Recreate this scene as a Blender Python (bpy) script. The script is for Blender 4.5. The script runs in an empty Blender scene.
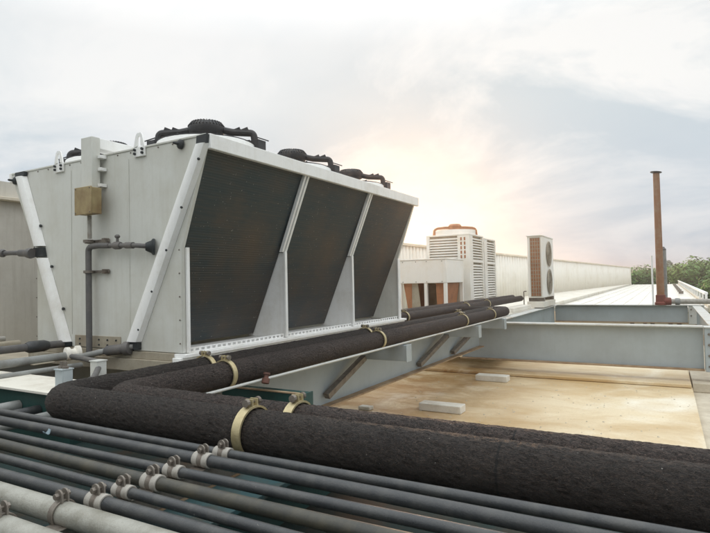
import bpy, bmesh, math, random
from mathutils import Vector, Matrix, noise
random.seed(7)
scn = bpy.context.scene
COL = scn.collection
PI = math.pi
V = Vector

# ------------------------------------------------------------------ materials
def nt(name):
    m = bpy.data.materials.new(name); m.use_nodes = True
    n = m.node_tree; n.nodes.clear()
    out = n.nodes.new('ShaderNodeOutputMaterial'); b = n.nodes.new('ShaderNodeBsdfPrincipled')
    n.links.new(b.outputs[0], out.inputs[0])
    return m, n, b

def mapped(n, scale=(1, 1, 1), coord='Object', rot=(0, 0, 0)):
    tc = n.nodes.new('ShaderNodeTexCoord'); mp = n.nodes.new('ShaderNodeMapping')
    mp.inputs['Scale'].default_value = scale; mp.inputs['Rotation'].default_value = rot
    n.links.new(tc.outputs[coord], mp.inputs[0]); return mp.outputs[0]

def noise_n(n, vec, scale, detail=6, rough=.6, dist=0):
    t = n.nodes.new('ShaderNodeTexNoise'); t.inputs['Scale'].default_value = scale
    t.inputs['Detail'].default_value = detail; t.inputs['Roughness'].default_value = rough
    t.inputs['Distortion'].default_value = dist
    n.links.new(vec, t.inputs['Vector']); return t.outputs['Fac']

def ramp(n, fac, a, b, ca=(0, 0, 0, 1), cb=(1, 1, 1, 1)):
    r = n.nodes.new('ShaderNodeValToRGB'); e = r.color_ramp.elements
    e[0].position = a; e[1].position = b; e[0].color = ca; e[1].color = cb
    n.links.new(fac, r.inputs[0]); return r.outputs[0]

def mixc(n, fac, a, b):
    m = n.nodes.new('ShaderNodeMix'); m.data_type = 'RGBA'
    if isinstance(fac, (int, float)): m.inputs[0].default_value = fac
    else: n.links.new(fac, m.inputs[0])
    for s, v in ((6, a), (7, b)):
        if isinstance(v, tuple): m.inputs[s].default_value = (*v[:3], 1)
        else: n.links.new(v, m.inputs[s])
    return m.outputs[2]

def bump(n, b, h, strength, dist):
    bp = n.nodes.new('ShaderNodeBump'); bp.inputs['Strength'].default_value = strength
    bp.inputs['Distance'].default_value = dist
    n.links.new(h, bp.inputs['Height']); n.links.new(bp.outputs[0], b.inputs['Normal']); return bp

def paint(name, base, dirt, rough=.5, scale=3, a=.45, bb=.75, streak=0, fine=.5, metal=0, bmp=.15, spot=None, spot_t=.68):
    """weathered painted / bare surface: base colour, blotchy dirt, optional downward streaks and specks"""
    m, n, b = nt(name)
    v = mapped(n)
    c = mixc(n, ramp(n, noise_n(n, v, scale, 8, .65), a, bb), base, dirt)
    if streak:
        vs = mapped(n, (14, 14, 1.1))
        k = n.nodes.new('ShaderNodeMath'); k.operation = 'MULTIPLY'; k.inputs[1].default_value = streak
        n.links.new(ramp(n, noise_n(n, vs, 1.6, 5, .7), .5, .75), k.inputs[0])
        c = mixc(n, k.outputs[0], c, dirt)
    f = noise_n(n, v, scale * 22, 4, .7)
    k = n.nodes.new('ShaderNodeMath'); k.operation = 'MULTIPLY'; k.inputs[1].default_value = fine
    n.links.new(ramp(n, f, .5, .8), k.inputs[0])
    c = mixc(n, k.outputs[0], c, dirt)
    if spot:
        c = mixc(n, ramp(n, noise_n(n, v, scale * 7, 3, .6, .6), spot_t, spot_t + .05), c, spot)
    n.links.new(c, b.inputs['Base Color'])
    b.inputs['Metallic'].default_value = metal
    rr = n.nodes.new('ShaderNodeMapRange'); rr.inputs[3].default_value = max(.05, rough - .12); rr.inputs[4].default_value = min(1, rough + .18)
    n.links.new(noise_n(n, v, scale * 5, 5), rr.inputs[0]); n.links.new(rr.outputs[0], b.inputs['Roughness'])
    bump(n, b, noise_n(n, v, scale * 14, 5), bmp, .01)
    return m

M = {}
M['panel'] = paint('grey_cabinet_paint', (.64, .645, .60), (.48, .46, .385), .45, 1.6, .42, .8, streak=.35, fine=.2, bmp=.03)
M['white'] = paint('white_cabinet_paint', (.90, .90, .88), (.64, .61, .54), .4, 2.5, .52, .85, streak=.3, fine=.2, bmp=.03)
M['unit'] = paint('white_unit_paint', (.90, .88, .82), (.78, .71, .58), .42, 2, .45, .85, streak=.25, fine=.15, bmp=.03)
M['beam'] = paint('grey_blue_beam_paint', (.40, .45, .465), (.31, .335, .335), .5, 1.2, .45, .8, streak=.22, fine=.2, bmp=.06, spot=(.14, .09, .06), spot_t=.76)
M['flange'] = paint('pale_beam_flange_paint', (.55, .56, .53), (.33, .25, .17), .5, 3, .5, .8, fine=.35, bmp=.06)
M['rustflange'] = paint('rusty_beam_flange', (.40, .29, .18), (.22, .13, .07), .7, 5, .4, .7, fine=.5, bmp=.1)
M['teal'] = paint('teal_beam_paint', (.035, .095, .105), (.07, .055, .035), .5, 4, .46, .66, fine=.35, bmp=.06)
M['green'] = paint('dark_green_beam_paint', (.02, .07, .062), (.03, .05, .045), .5, 3, .45, .8, fine=.3)
M['blackpipe'] = paint('dark_grey_pipe', (.038, .041, .044), (.085, .085, .080), .30, 16, .45, .78, fine=.6, bmp=.15, spot=(.30, .28, .24), spot_t=.725)
M['olive'] = paint('mossy_dark_pipe', (.040, .040, .034), (.085, .076, .052), .42, 16, .42, .75, fine=.5, bmp=.1)
M['palepipe'] = paint('chalky_pale_pipe', (.37, .365, .325), (.19, .18, .14), .42, 14, .45, .75, fine=.6, bmp=.15, metal=.25, spot=(.20, .10, .08), spot_t=.72)
M['greypipe'] = paint('weathered_grey_pipe', (.30, .31, .30), (.15, .14, .12), .5, 6, .42, .75, fine=.5, bmp=.08)
M['dullpipe'] = paint('dull_iron_pipe', (.10, .098, .098), (.19, .17, .15), .5, 6, .45, .8, fine=.4, bmp=.08)
M['clampwhite'] = paint('chalky_clamp_band', (.40, .38, .34), (.2, .17, .13), .6, 20, .45, .75, fine=.5)
M['galv'] = paint('dull_galvanised_steel', (.24, .215, .185), (.11, .075, .055), .45, 25, .45, .75, fine=.5, metal=.5)
M['brass'] = paint('yellowed_strap_steel', (.55, .47, .28), (.30, .22, .1), .4, 14, .45, .8, fine=.4, metal=.55)
M['black'] = paint('black_fan_plastic', (.022, .022, .024), (.06, .055, .05), .5, 6, .5, .8, fine=.4)
M['redfan'] = paint('red_brown_fan_guard', (.40, .17, .075), (.24, .10, .05), .5, 8, .45, .8)
M['dark'] = paint('dark_void_paint', (.02, .026, .028), (.04, .04, .04), .6, 6)
M['jbox'] = paint('rusty_yellow_box_paint', (.36, .28, .14), (.20, .125, .055), .55, 7, .4, .7, streak=.5, fine=.5, bmp=.1)
M['rust'] = paint('rusty_pole_steel', (.27, .125, .06), (.34, .24, .16), .75, 5, .45, .75, streak=.6, fine=.5, bmp=.15)
M['redrust'] = paint('red_primer_rust', (.20, .055, .04), (.12, .05, .035), .7, 9)
M['ironoxide'] = paint('rusty_bolt', (.15, .065, .045), (.08, .05, .04), .7, 30)
M['concrete'] = paint('concrete_block', (.74, .71, .63), (.52, .47, .38), .85, 6, .45, .8, fine=.4, bmp=.3)
M['ledge'] = paint('pale_concrete_ledge', (.76, .70, .58), (.55, .47, .35), .85, 2, .45, .8, fine=.3, bmp=.2)
M['gutter'] = paint('stained_gutter_floor', (.60, .54, .43), (.40, .34, .25), .8, 4, .4, .75, fine=.4, bmp=.2)
M['beige'] = paint('beige_sill_steel', (.40, .36, .28), (.24, .19, .13), .55, 4, .4, .75, fine=.4)
M['wallc'] = paint('weathered_render_wall', (.66, .64, .58), (.45, .42, .36), .85, .9, .4, .8, streak=.6, fine=.3, bmp=.15)
M['roofsheet'] = paint('pale_ribbed_roof', (.84, .82, .76), (.66, .60, .50), .7, 1.5, .45, .85, fine=.2)
M['deck'] = paint('pale_roof_deck', (.80, .77, .69), (.62, .55, .43), .7, 1.5, .45, .8, fine=.3)
M['sheet'] = paint('cream_corrugated_sheet', (.88, .85, .77), (.70, .64, .52), .6, 1.2, .5, .85, streak=.35, fine=.15)
M['rackfloor'] = paint('dark_green_rusty_plate', (.012, .034, .032), (.055, .034, .018), .88, 2.6, .46, .66, fine=.5)
M['scrap'] = paint('pale_blue_plastic', (.16, .22, .25), (.10, .13, .14), .4, 20)
M['bark'] = paint('tree_bark', (.10, .075, .05), (.05, .04, .03), .9, 8)
M['terrain'] = paint('far_green_ground', (.06, .085, .035), (.09, .09, .04), .9, .05)

def insulation(name, c1, c2):
    m, n, b = nt(name)
    v = mapped(n, (1, 1, 1), 'UV')
    vs = mapped(n, (9, 30, 1), 'UV')
    vo = n.nodes.new('ShaderNodeTexVoronoi'); vo.feature = 'DISTANCE_TO_EDGE'; vo.inputs['Scale'].default_value = 5.2
    nz = n.nodes.new('ShaderNodeTexNoise'); nz.inputs['Scale'].default_value = 3; nz.inputs['Detail'].default_value = 5
    n.links.new(vs, nz.inputs['Vector'])
    add = n.nodes.new('ShaderNodeVectorMath'); add.operation = 'ADD'
    n.links.new(vs, add.inputs[0]); n.links.new(nz.outputs['Color'], add.inputs[1]); n.links.new(add.outputs[0], vo.inputs['Vector'])
    cr = ramp(n, vo.outputs['Distance'], 0, .11)
    fine = noise_n(n, v, 160, 5, .75)
    big = noise_n(n, v, 4, 5)
    h = n.nodes.new('ShaderNodeMath'); h.operation = 'MULTIPLY_ADD'; h.inputs[1].default_value = .55
    n.links.new(fine, h.inputs[0]); n.links.new(cr, h.inputs[2])
    c = mixc(n, ramp(n, big, .35, .7), c1, c2)
    k = n.nodes.new('ShaderNodeMath'); k.operation = 'MULTIPLY'; k.inputs[1].default_value = .8
    n.links.new(ramp(n, fine, .50, .72), k.inputs[0])
    c = mixc(n, k.outputs[0], c, tuple(x * 3.0 for x in c2))  # lighter flecks painted in as highlights on the raised grain
    inv = n.nodes.new('ShaderNodeMath'); inv.operation = 'SUBTRACT'; inv.inputs[0].default_value = 1
    n.links.new(cr, inv.inputs[1])
    k3 = n.nodes.new('ShaderNodeMath'); k3.operation = 'MULTIPLY'; k3.inputs[1].default_value = .7
    n.links.new(inv.outputs[0], k3.inputs[0])
    c = mixc(n, k3.outputs[0], c, tuple(x * .45 for x in c1))
    c = mixc(n, ramp(n, noise_n(n, v, 110, 2, .5), .735, .755), c, (.42, .40, .36))
    # faded patches, and a wrapped joint about every 0.85 m
    c = mixc(n, ramp(n, noise_n(n, v, 2.3, 6, .7), .60, .72, (0, 0, 0, 1), (.55, .55, .55, 1)), c, tuple(x * 2.4 for x in c2))
    su = n.nodes.new('ShaderNodeSeparateXYZ'); n.links.new(v, su.inputs[0])
    md = n.nodes.new('ShaderNodeMath'); md.operation = 'PINGPONG'; md.inputs[1].default_value = .43; n.links.new(su.outputs[0], md.inputs[0])
    lt = n.nodes.new('ShaderNodeMath'); lt.operation = 'LESS_THAN'; lt.inputs[1].default_value = .003; n.links.new(md.outputs[0], lt.inputs[0])
    c = mixc(n, lt.outputs[0], c, tuple(x * .3 for x in c1))
    n.links.new(c, b.inputs['Base Color']); b.inputs['Roughness'].default_value = .62
    bump(n, b, h.outputs[0], 1.0, .016)
    return m
M['insul'] = insulation('cracked_brown_pipe_lagging', (.0195, .0125, .009), (.035, .024, .0175))
M['insulx'] = insulation('speckled_grey_brown_pipe_lagging', (.036, .024, .019), (.066, .045, .036))

def coil_mat():
    m, n, b = nt('bronze_coil_fins')
    v = mapped(n)
    vs = mapped(n, (1.0, 22, 22))
    c = mixc(n, ramp(n, noise_n(n, v, 1.3, 5), .40, .66), (.022, .040, .048), (.082, .060, .043))
    k = n.nodes.new('ShaderNodeMath'); k.operation = 'MULTIPLY'; k.inputs[1].default_value = .4
    n.links.new(ramp(n, noise_n(n, vs, 3, 5, .7), .45, .75), k.inputs[0])
    c = mixc(n, k.outputs[0], c, (.11, .08, .055))
    c = mixc(n, ramp(n, noise_n(n, v, 80, 1, .5), .75, .765), c, (.30, .30, .28))
    n.links.new(c, b.inputs['Base Color'])
    b.inputs['Metallic'].default_value = .1; b.inputs['Roughness'].default_value = .42
    w = n.nodes.new('ShaderNodeTexWave'); w.bands_direction = 'Z'; w.inputs['Scale'].default_value = 20
    w.inputs['Distortion'].default_value = .6; w.inputs['Detail'].default_value = 2
    n.links.new(v, w.inputs['Vector'])
    bump(n, b, w.outputs['Fac'], .2, .005)
    return m
M['coil'] = coil_mat()

def slab_mat():
    m, n, b = nt('stained_flare_tinted_roof_slab')
    v = mapped(n)
    vs = mapped(n, (1.25, .8, 1), rot=(0, 0, .3))
    c = mixc(n, ramp(n, noise_n(n, vs, 1.1, 8, .65, .5), .38, .66), (.74, .62, .42), (.54, .375, .18))
    c = mixc(n, ramp(n, noise_n(n, v, .9, 6, .6, 1.2), .52, .75), c, (.84, .78, .64))
    # orange-brown water staining and painted-in flare warmth, growing towards the chiller side (+y)
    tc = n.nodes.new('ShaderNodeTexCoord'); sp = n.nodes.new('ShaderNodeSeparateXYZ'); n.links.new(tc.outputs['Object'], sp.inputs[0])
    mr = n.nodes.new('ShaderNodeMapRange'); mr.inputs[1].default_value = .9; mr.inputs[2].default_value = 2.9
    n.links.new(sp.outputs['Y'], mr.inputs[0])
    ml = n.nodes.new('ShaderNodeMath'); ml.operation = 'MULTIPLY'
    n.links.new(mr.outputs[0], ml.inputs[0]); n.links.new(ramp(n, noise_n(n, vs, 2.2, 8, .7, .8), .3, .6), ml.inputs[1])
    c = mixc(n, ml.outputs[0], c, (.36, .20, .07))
    k = n.nodes.new('ShaderNodeMath'); k.operation = 'MULTIPLY'; k.inputs[1].default_value = .5
    n.links.new(ramp(n, noise_n(n, v, 35, 4, .75), .5, .8), k.inputs[0])
    c = mixc(n, k.outputs[0], c, (.45, .34, .2))
    n.links.new(c, b.inputs['Base Color'])
    mr2 = n.nodes.new('ShaderNodeMapRange'); mr2.inputs[3].default_value = .25; mr2.inputs[4].default_value = .80
    n.links.new(noise_n(n, vs, 1.5, 5), mr2.inputs[0]); n.links.new(mr2.outputs[0], b.inputs['Roughness'])
    bump(n, b, noise_n(n, v, 30, 6), .15, .01)
    return m
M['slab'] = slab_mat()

def leaf_mat(name, a, c2):
    m, n, b = nt(name)
    v = mapped(n)
    c = mixc(n, ramp(n, noise_n(n, v, 1.3, 4), .35, .65), a, c2)
    oi = n.nodes.new('ShaderNodeNewGeometry')
    c = mixc(n, oi.outputs['Random Per Island'], c, tuple(x * 1.5 for x in c2))
    n.links.new(c, b.inputs['Base Color']); b.inputs['Roughness'].default_value = .6
    return m
M['leafA'] = leaf_mat('mid_green_leaves', (.028, .085, .013), (.075, .165, .024))
M['leafB'] = leaf_mat('yellow_green_leaves', (.065, .13, .022), (.13, .21, .038))
M['leafC'] = leaf_mat('grey_green_leaves', (.10, .13, .095), (.15, .18, .13))

# ------------------------------------------------------------------ geometry
class G:
    def __init__(s): s.v = []; s.f = []; s.uv = []
    def add(s, vs, fs, uv=None):
        o = len(s.v); s.v += [V(p) for p in vs]
        for i, f in enumerate(fs):
            s.f.append([a + o for a in f]); s.uv.append(uv[i] if uv else None)
        return s
    def box(s, x0, x1, y0, y1, z0, z1):
        p = [(x, y, z) for x in (x0, x1) for y in (y0, y1) for z in (z0, z1)]
        return s.add(p, [(0, 1, 3, 2), (4, 6, 7, 5), (0, 4, 5, 1), (2, 3, 7, 6), (0, 2, 6, 4), (1, 5, 7, 3)])
    def prism(s, poly, vec):
        n = len(poly); vec = V(vec); p = [V(a) for a in poly]; q = [a + vec for a in p]
        return s.add(p + q, [list(range(n))[::-1], list(range(n, 2 * n))] + [(i, (i + 1) % n, n + (i + 1) % n, n + i) for i in range(n)])
    def bar(s, a, b, w, h, up=(0, 0, 1)):
        a, b = V(a), V(b); d = (b - a).normalized(); u = V(up)
        sx = d.cross(u).normalized(); sz = sx.cross(d)
        p = [a + sx * i * w / 2 + sz * j * h / 2 for i, j in ((-1, -1), (1, -1), (1, 1), (-1, 1))]
        return s.prism(p, b - a)
    def tube(s, path, r, n=20, cap=True, wob=0, seed=0, freq=14):
        P = [V(p) for p in path]
        t0 = (P[1] - P[0]).normalized()
        ref = V((0, 0, 1)) if abs(t0.z) < .9 else V((1, 0, 0))
        nx = t0.cross(ref).normalized(); L = 0; vs = []; us = []
        for i, p in enumerate(P):
            t = (P[min(i + 1, len(P) - 1)] - P[max(i - 1, 0)]).normalized()
            nx = (nx - t * nx.dot(t)).normalized(); ny = t.cross(nx)
            if i: L += (p - P[i - 1]).length
            ri = r[i] if isinstance(r, (list, tuple)) else r
            us.append(L)
            for k in range(n):
                a = 2 * PI * k / n; d = nx * math.cos(a) + ny * math.sin(a); q = p + d * ri
                if wob:
                    lo = V((L * 1.0, math.cos(a) * ri, math.sin(a) * ri)); hi = V((L * 38 + seed, lo.y * 105, lo.z * 105))
                    w = .45 * noise.noise(q * freq + V((seed, 0, 0))) + 1.0 * (.35 - abs(noise.noise(hi)) * 1.7) + .45 * noise.noise(hi * 2.3)
                    q = q + d * wob * w
                vs.append(q)
        fs = []; uv = []
        R0 = r[0] if isinstance(r, (list, tuple)) else r
        for i in range(len(P) - 1):
            for k in range(n):
                k2 = (k + 1) % n
                fs.append((i * n + k, i * n + k2, (i + 1) * n + k2, (i + 1) * n + k))
                a0 = 2 * PI * R0 * k / n; a1 = 2 * PI * R0 * (k + 1) / n
                uv.append(((us[i], a0), (us[i], a1), (us[i + 1], a1), (us[i + 1], a0)))
        if cap:
            fs.append(list(range(n))[::-1]); uv.append(None)
            e = (len(P) - 1) * n; fs.append(list(range(e, e + n))); uv.append(None)
        return s.add(vs, fs, uv)
    def lathe(s, prof, c, n=24, axis=(0, 0, 1)):
        c = V(c); az = V(axis).normalized(); ax = az.orthogonal().normalized(); ay = az.cross(ax)
        vs = []
        for r, h in prof:
            for k in range(n):
                a = 2 * PI * k / n; vs.append(c + az * h + (ax * math.cos(a) + ay * math.sin(a)) * r)
        fs = []
        for i in range(len(prof) - 1):
            for k in range(n):
                k2 = (k + 1) % n; fs.append((i * n + k, i * n + k2, (i + 1) * n + k2, (i + 1) * n + k))
        if prof[0][0] > 1e-5: fs.append(list(range(n))[::-1])
        if prof[-1][0] > 1e-5: e = (len(prof) - 1) * n; fs.append(list(range(e, e + n)))
        return s.add(vs, fs)
    def ring(s, c, r0, r1, h0, h1, n=32, axis=(0, 0, 1)):
        c = V(c); az = V(axis).normalized(); ax = az.orthogonal().normalized(); ay = az.cross(ax)
        vs = []
        for r, h in ((r0, h0), (r1, h0), (r1, h1), (r0, h1)):
            for k in range(n):
                a = 2 * PI * k / n; vs.append(c + az * h + (ax * math.cos(a) + ay * math.sin(a)) * r)
        fs = [(i * n + k, i * n + (k + 1) % n, ((i + 1) % 4) * n + (k + 1) % n, ((i + 1) % 4) * n + k) for i in range(4) for k in range(n)]
        return s.add(vs, fs)

def inst(name, me, parent=None, loc=(0, 0, 0)):
    o = bpy.data.objects.new(name, me); COL.objects.link(o); o.location = loc
    if parent: o.parent = parent
    return o

def build(name, g, mat, parent=None, bev=0, origin=None, angle=35):
    """link G as one mesh; with a parent (or origin) the world coordinates become local to it"""
    base = V((0, 0, 0))
    if parent:
        p = parent
        while p: base += p.location; p = p.parent
    loc = V(origin) - base if origin is not None else V((0, 0, 0))
    sub = base + loc
    me = bpy.data.meshes.new(name)
    me.from_pydata([tuple(a - sub) for a in g.v], [], g.f)
    if any(g.uv):
        ul = me.uv_layers.new(name='UVMap'); i = 0
        for f, uv in zip(g.f, g.uv):
            for k in range(len(f)):
                ul.data[i].uv = uv[k] if uv else (g.v[f[k]].x * .7 + g.v[f[k]].y, g.v[f[k]].z); i += 1
    bm = bmesh.new(); bm.from_mesh(me); bmesh.ops.recalc_face_normals(bm, faces=bm.faces); bm.to_mesh(me); bm.free()
    me.polygons.foreach_set('use_smooth', [True] * len(me.polygons)); me.set_sharp_from_angle(angle=math.radians(angle))
    me.materials.append(M[mat] if isinstance(mat, str) else mat)
    o = inst(name, me, parent, loc)
    if bev:
        b = o.modifiers.new('bevel', 'BEVEL'); b.width = bev; b.segments = 2; b.limit_method = 'ANGLE'; b.angle_limit = math.radians(40)
    return o

def tag(o, label, cat, group=None):
    o['label'] = label; o['category'] = cat
    if group: o['group'] = group
    return o

def thing(name, label, cat, loc, group=None):
    o = bpy.data.objects.new(name, None); COL.objects.link(o); o.location = loc; o.empty_display_size = .1
    return tag(o, label, cat, group)

def struct(o): o['kind'] = 'structure'; return o

def fillet(path, R, step=.012, n=14):
    """straight runs joined by arcs, resampled"""
    P = [V(p) for p in path]; out = [P[0]]
    for i in range(1, len(P) - 1):
        a = (P[i - 1] - P[i]).normalized(); b = (P[i + 1] - P[i]).normalized()
        th = a.angle(b); d = R / math.tan(th / 2)
        s0, s1 = P[i] + a * d, P[i] + b * d; c = P[i] + (a + b).normalized() * (R / math.sin(th / 2))
        for k in range(n + 1):
            t = k / n; w = (s0 - c).lerp(s1 - c, t).normalized() * R
            out.append(c + w)
    out.append(P[-1]); res = [out[0]]
    for a, b in zip(out, out[1:]):
        m = max(1, int((b - a).length / step))
        for k in range(1, m + 1): res.append(a.lerp(b, k / m))
    return res

# ================================================================== CHILLER
X0, X1 = 2.40, 5.555
BAY = (X1 - X0) / 3
ch = thing('air_cooled_chiller', 'long V-shaped grey and white chiller with three dark coil panels and six roof fans', 'chiller', (X0, 3.37, -.45))
ZB = -.42
def endpoly(x): return [(x, 2.362, .90), (x, 2.596, .235), (x, 2.596, ZB), (x, 4.13, ZB), (x, 4.13, .25), (x, 4.478, .90)]
build('end_panel', G().prism(endpoly(X0), (.03, 0, 0)), 'panel', ch, .004)
build('end_panel', G().prism(endpoly(X1 - .03), (.03, 0, 0)), 'panel', ch, .004)
# panel seams: slim raised centre panel and lower service plate
build('service_plate', G().box(X0 - .008, X0 - .001, 3.17, 3.66, -.415, -.335), 'beige', ch, .002)
sb = G()
for yy in (3.21, 3.30, 3.39, 3.50, 3.60):
    for zz in (-.36, -.395): sb.lathe([(.006, 0), (.006, .006), (.003, .008)], (X0 - .008, yy, zz), 8, (-1, 0, 0))
build('plate_bolts', sb, 'dark', ch)
sg = G()
for t in range(9):
    z = -.36 + .145 * t
    for side in (0, 1):
        y = 2.615 if z < .22 else 2.615 - (z - .22) * .34
        y = y if side == 0 else 6.75 - y
        if z > .22: continue
        sg.lathe([(.005, 0), (.005, .004), (.002, .006)], (X0, y, z), 8, (-1, 0, 0))
for t in range(14):
    sg.lathe([(.005, 0), (.005, .004), (.002, .006)], (X0, 2.66 + t * .132, .885), 8, (-1, 0, 0))
build('panel_screws', sg, 'galv', ch)
for ya in (3.075, 3.70): build('panel_seam', G().box(X0 - .003, X0 - .0005, ya, ya + .008, -.33, .845), 'panel', ch)
build('top_deck', G().box(X0 + .02, X1 - .02, 2.375, 4.465, .865, .897), 'white', ch)
build('header_trim', G().box(X0 - .004, X1 + .004, 2.338, 2.372, .815, .906), 'white', ch, .004)
build('header_trim', G().box(X0 - .004, X1 + .004, 4.466, 4.50, .84, .915), 'white', ch, .004)
build('header_trim', G().box(X0 - .006, X0 + .035, 2.374, 4.464, .898, .912), 'panel', ch, .003)
# coils (front side, then back side)
def slope(y0, z0, y1, z1, t): return (y0 + (y1 - y0) * t, z0 + (z1 - z0) * t)
for side in (0, 1):
    for k in range(3):
        xa, xb = X0 + BAY * k + .024, X0 + BAY * (k + 1) - .014
        if k == 0: xa = X0 + .032
        if k == 2: xb = X1 - .032
        ya, za, yb, zb_ = (2.385, .835, 2.915, -.40) if side == 0 else (4.45, .84, 3.92, -.40)
        s = 1 if side == 0 else -1
        g = G().prism([(xa, ya, za), (xa, yb, zb_), (xa, yb + s * .07, zb_ + .02), (xa, ya + s * .07, za)], (xb - xa, 0, 0))
        build('coil', g, 'coil', ch, origin=(xa, yb, zb_))
# sloped dividers + vertical gusset plates
for k in (1, 2):
    x = X0 + BAY * k
    d = G()
    for dx in (-.022, .018):
        d.prism([(x + dx - .011, 2.362, .82), (x + dx - .011, 2.596, .243), (x + dx - .011, 2.626, .243), (x + dx - .011, 2.392, .82)], (.022, 0, 0))
    build('divider', d, 'white', ch, .002)
    build('gusset_plate', G().prism([(x - .004, 2.60, .238), (x - .004, 2.60, ZB), (x - .004, 2.97, ZB), (x - .004, 2.67, .238)], (.008, 0, 0)), 'white', ch)
    build('gusset_post', G().box(x - .012, x + .016, 2.584, 2.602, ZB, .245), 'white', ch, .002)
build('gusset_post', G().box(X0 + .0315, X0 + .052, 2.580, 2.6, ZB, .235), 'white', ch, .002)
build('gusset_post', G().box(X1 - .05, X1 + .002, 2.580, 2.594, ZB, .245), 'white', ch, .002)
# base rails
build('base_rail', G().box(X0 - .01, X1 + .10, 2.560, 2.66, -.446, -.424), 'white', ch, .003)
build('base_rail', G().box(X0 - .03, X1 + .10, 2.585, 2.655, -.50, -.4465), 'white', ch, .003)
build('base_rail', G().box(X0 - .012, X0 + .07, 2.662, 4.14, -.47, -.4225), 'beige', ch, .003)
build('base_rail', G().box(X0 - .03, X0 + .05, 2.662, 4.14, -.55, -.4705), 'beige', ch, .003)
build('base_rail', G().box(X0 - .03, X1 + .1, 4.142, 4.2, -.52, -.422), 'beige', ch, .003)
build('drain_lip', G().box(X0 + .04, X1 - .04, 2.661, 2.95, -.44, -.426), 'white', ch)
for k in range(3):
    xa, xb = X0 + BAY * k + (.055 if k == 0 else .02), X0 + BAY * (k + 1) - .02
    g = G(); z0, z1, m_ = -.4235, -.392, .008; w_ = (xb - xa) / 20
    g.box(xa, xb, 2.603, 2.606, z0, z0 + m_); g.box(xa, xb, 2.603, 2.606, z1 - m_, z1)
    for i in range(21): g.box(xa + w_ * i - (.010 if i else 0), min(xb, xa + w_ * i + .010), 2.6032, 2.6058, z0 + m_, z1 - m_)
    build('slotted_strip', g, 'white', ch)
# sloped pipe covers on the end
def cover(ya, yb, za, yc, yd, zc, top=.042):
    n = 8; g = G(); vs = []
    for (a, b, z) in ((ya, yb, za), (yc, yd, zc)):
        for i in range(n + 1):
            t = i / n; vs.append((X0 - .002 - top * math.sin(PI * min(max(t, .0), 1)) ** .2, a + (b - a) * t, z))
    fs = [(i, i + 1, n + 2 + i, n + 1 + i) for i in range(n)] + [list(range(n + 1)), list(range(n + 1, 2 * n + 2))]
    fs.append((0, n, 2 * n + 1, n + 1))
    return g.add(vs, fs)
build('pipe_cover', cover(2.345, 2.44, .845, 2.965, 3.085, -.36), 'white', ch, 0, angle=50)
build('pipe_cover', cover(4.255, 4.365, .865, 4.015, 4.125, .315), 'white', ch, 0, angle=50)
build('pipe_cover', cover(3.985, 4.095, .225, 3.705, 3.82, -.385), 'white', ch, 0, angle=50)
build('cover_gap', G().prism([(X0 - .03, 2.352, .843), (X0 - .03, 2.43, .85), (X0 - .03, 2.425, .895), (X0 - .03, 2.345, .90)], (.028, 0, 0)), 'dark', ch)
build('cover_gap', G().prism([(X0 - .03, 4.0, .235), (X0 - .03, 4.11, .235), (X0 - .03, 4.13, .305), (X0 - .03, 4.02, .305)], (.028, 0, 0)), 'dark', ch)
build('cover_gap', G().box(X0 - .03, X0 - .002, 2.97, 3.10, -.41, -.365), 'dark', ch)
build('cover_gap', G().box(X0 - .03, X0 - .002, 3.70, 3.81, -.415, -.388), 'dark', ch)
build('cover_gap', G().box(X0 - .03, X0 - .002, 4.25, 4.37, .87, .90), 'dark', ch)
bg = G()
for t in (.04, .28, .5, .72, .93):
    y, z = slope(2.36, .80, 2.975, -.36, t); bg.lathe([(.008, 0), (.008, .010), (.004, .014)], (X0 - .03, y + .022, z), 8, (-1, -.3, 0))
for t in (.3, .55, .8):
    y, z = slope(4.24, .84, 3.69, -.4, t); bg.lathe([(.011, 0), (.011, .012)], (X0 - .006, y - .012, z), 8, (-1, 0, 0))
build('cover_bolts', bg, 'dark', ch)
# capped stubs near the top corners
for y, z in ((2.58, .872), (4.40, .845)):
    build('pipe_stub', G().lathe([(.030, 0), (.030, .015), (.024, .022), (.010, .026), (.008, .055), (.003, .06)], (X0 - .002, y, z), 16, (-1, .25, .05)), 'dark', ch)
# lifting lugs
for y, w in ((2.957, 1), (3.83, 1)):
    lug = build('lifting_lug', G().box(X0 - .016, X0 - .002, y - .052, y + .052, .845, .905), 'white', ch, .002)
    out = [(-.052, .905), (-.030, .985), (-.018, 1.0), (.018, 1.0), (.030, .985), (.052, .905)]
    inn = [(-.016, .915), (-.014, .965), (-.007, .978), (.007, .978), (.014, .965), (.016, .915)]
    g = G(); n = 6
    vs = [(x, y + a, z) for x in (X0 - .016, X0 - .006) for (a, z) in out + inn]
    fs = []
    for i in range(n - 1):
        fs += [(i, i + 1, n + i + 1, n + i), (12 + i, 12 + i + 1, 12 + n + i + 1, 12 + n + i), (i, i + 1, 12 + i + 1, 12 + i), (n + i, n + i + 1, 12 + n + i + 1, 12 + n + i)]
    fs += [(0, n, 12 + n, 12), (5, 11, 23, 17)]
    g.add(vs, fs); build('lug_eye', g, 'white', lug)
    bo = G()
    for a in (-.036, .036):
        for z in (.865, .89): bo.lathe([(.009, 0), (.009, .012)], (X0 - .016, y + a, z), 6, (-1, 0, 0))
    build('lug_bolts', bo, 'dark', lug)
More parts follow.
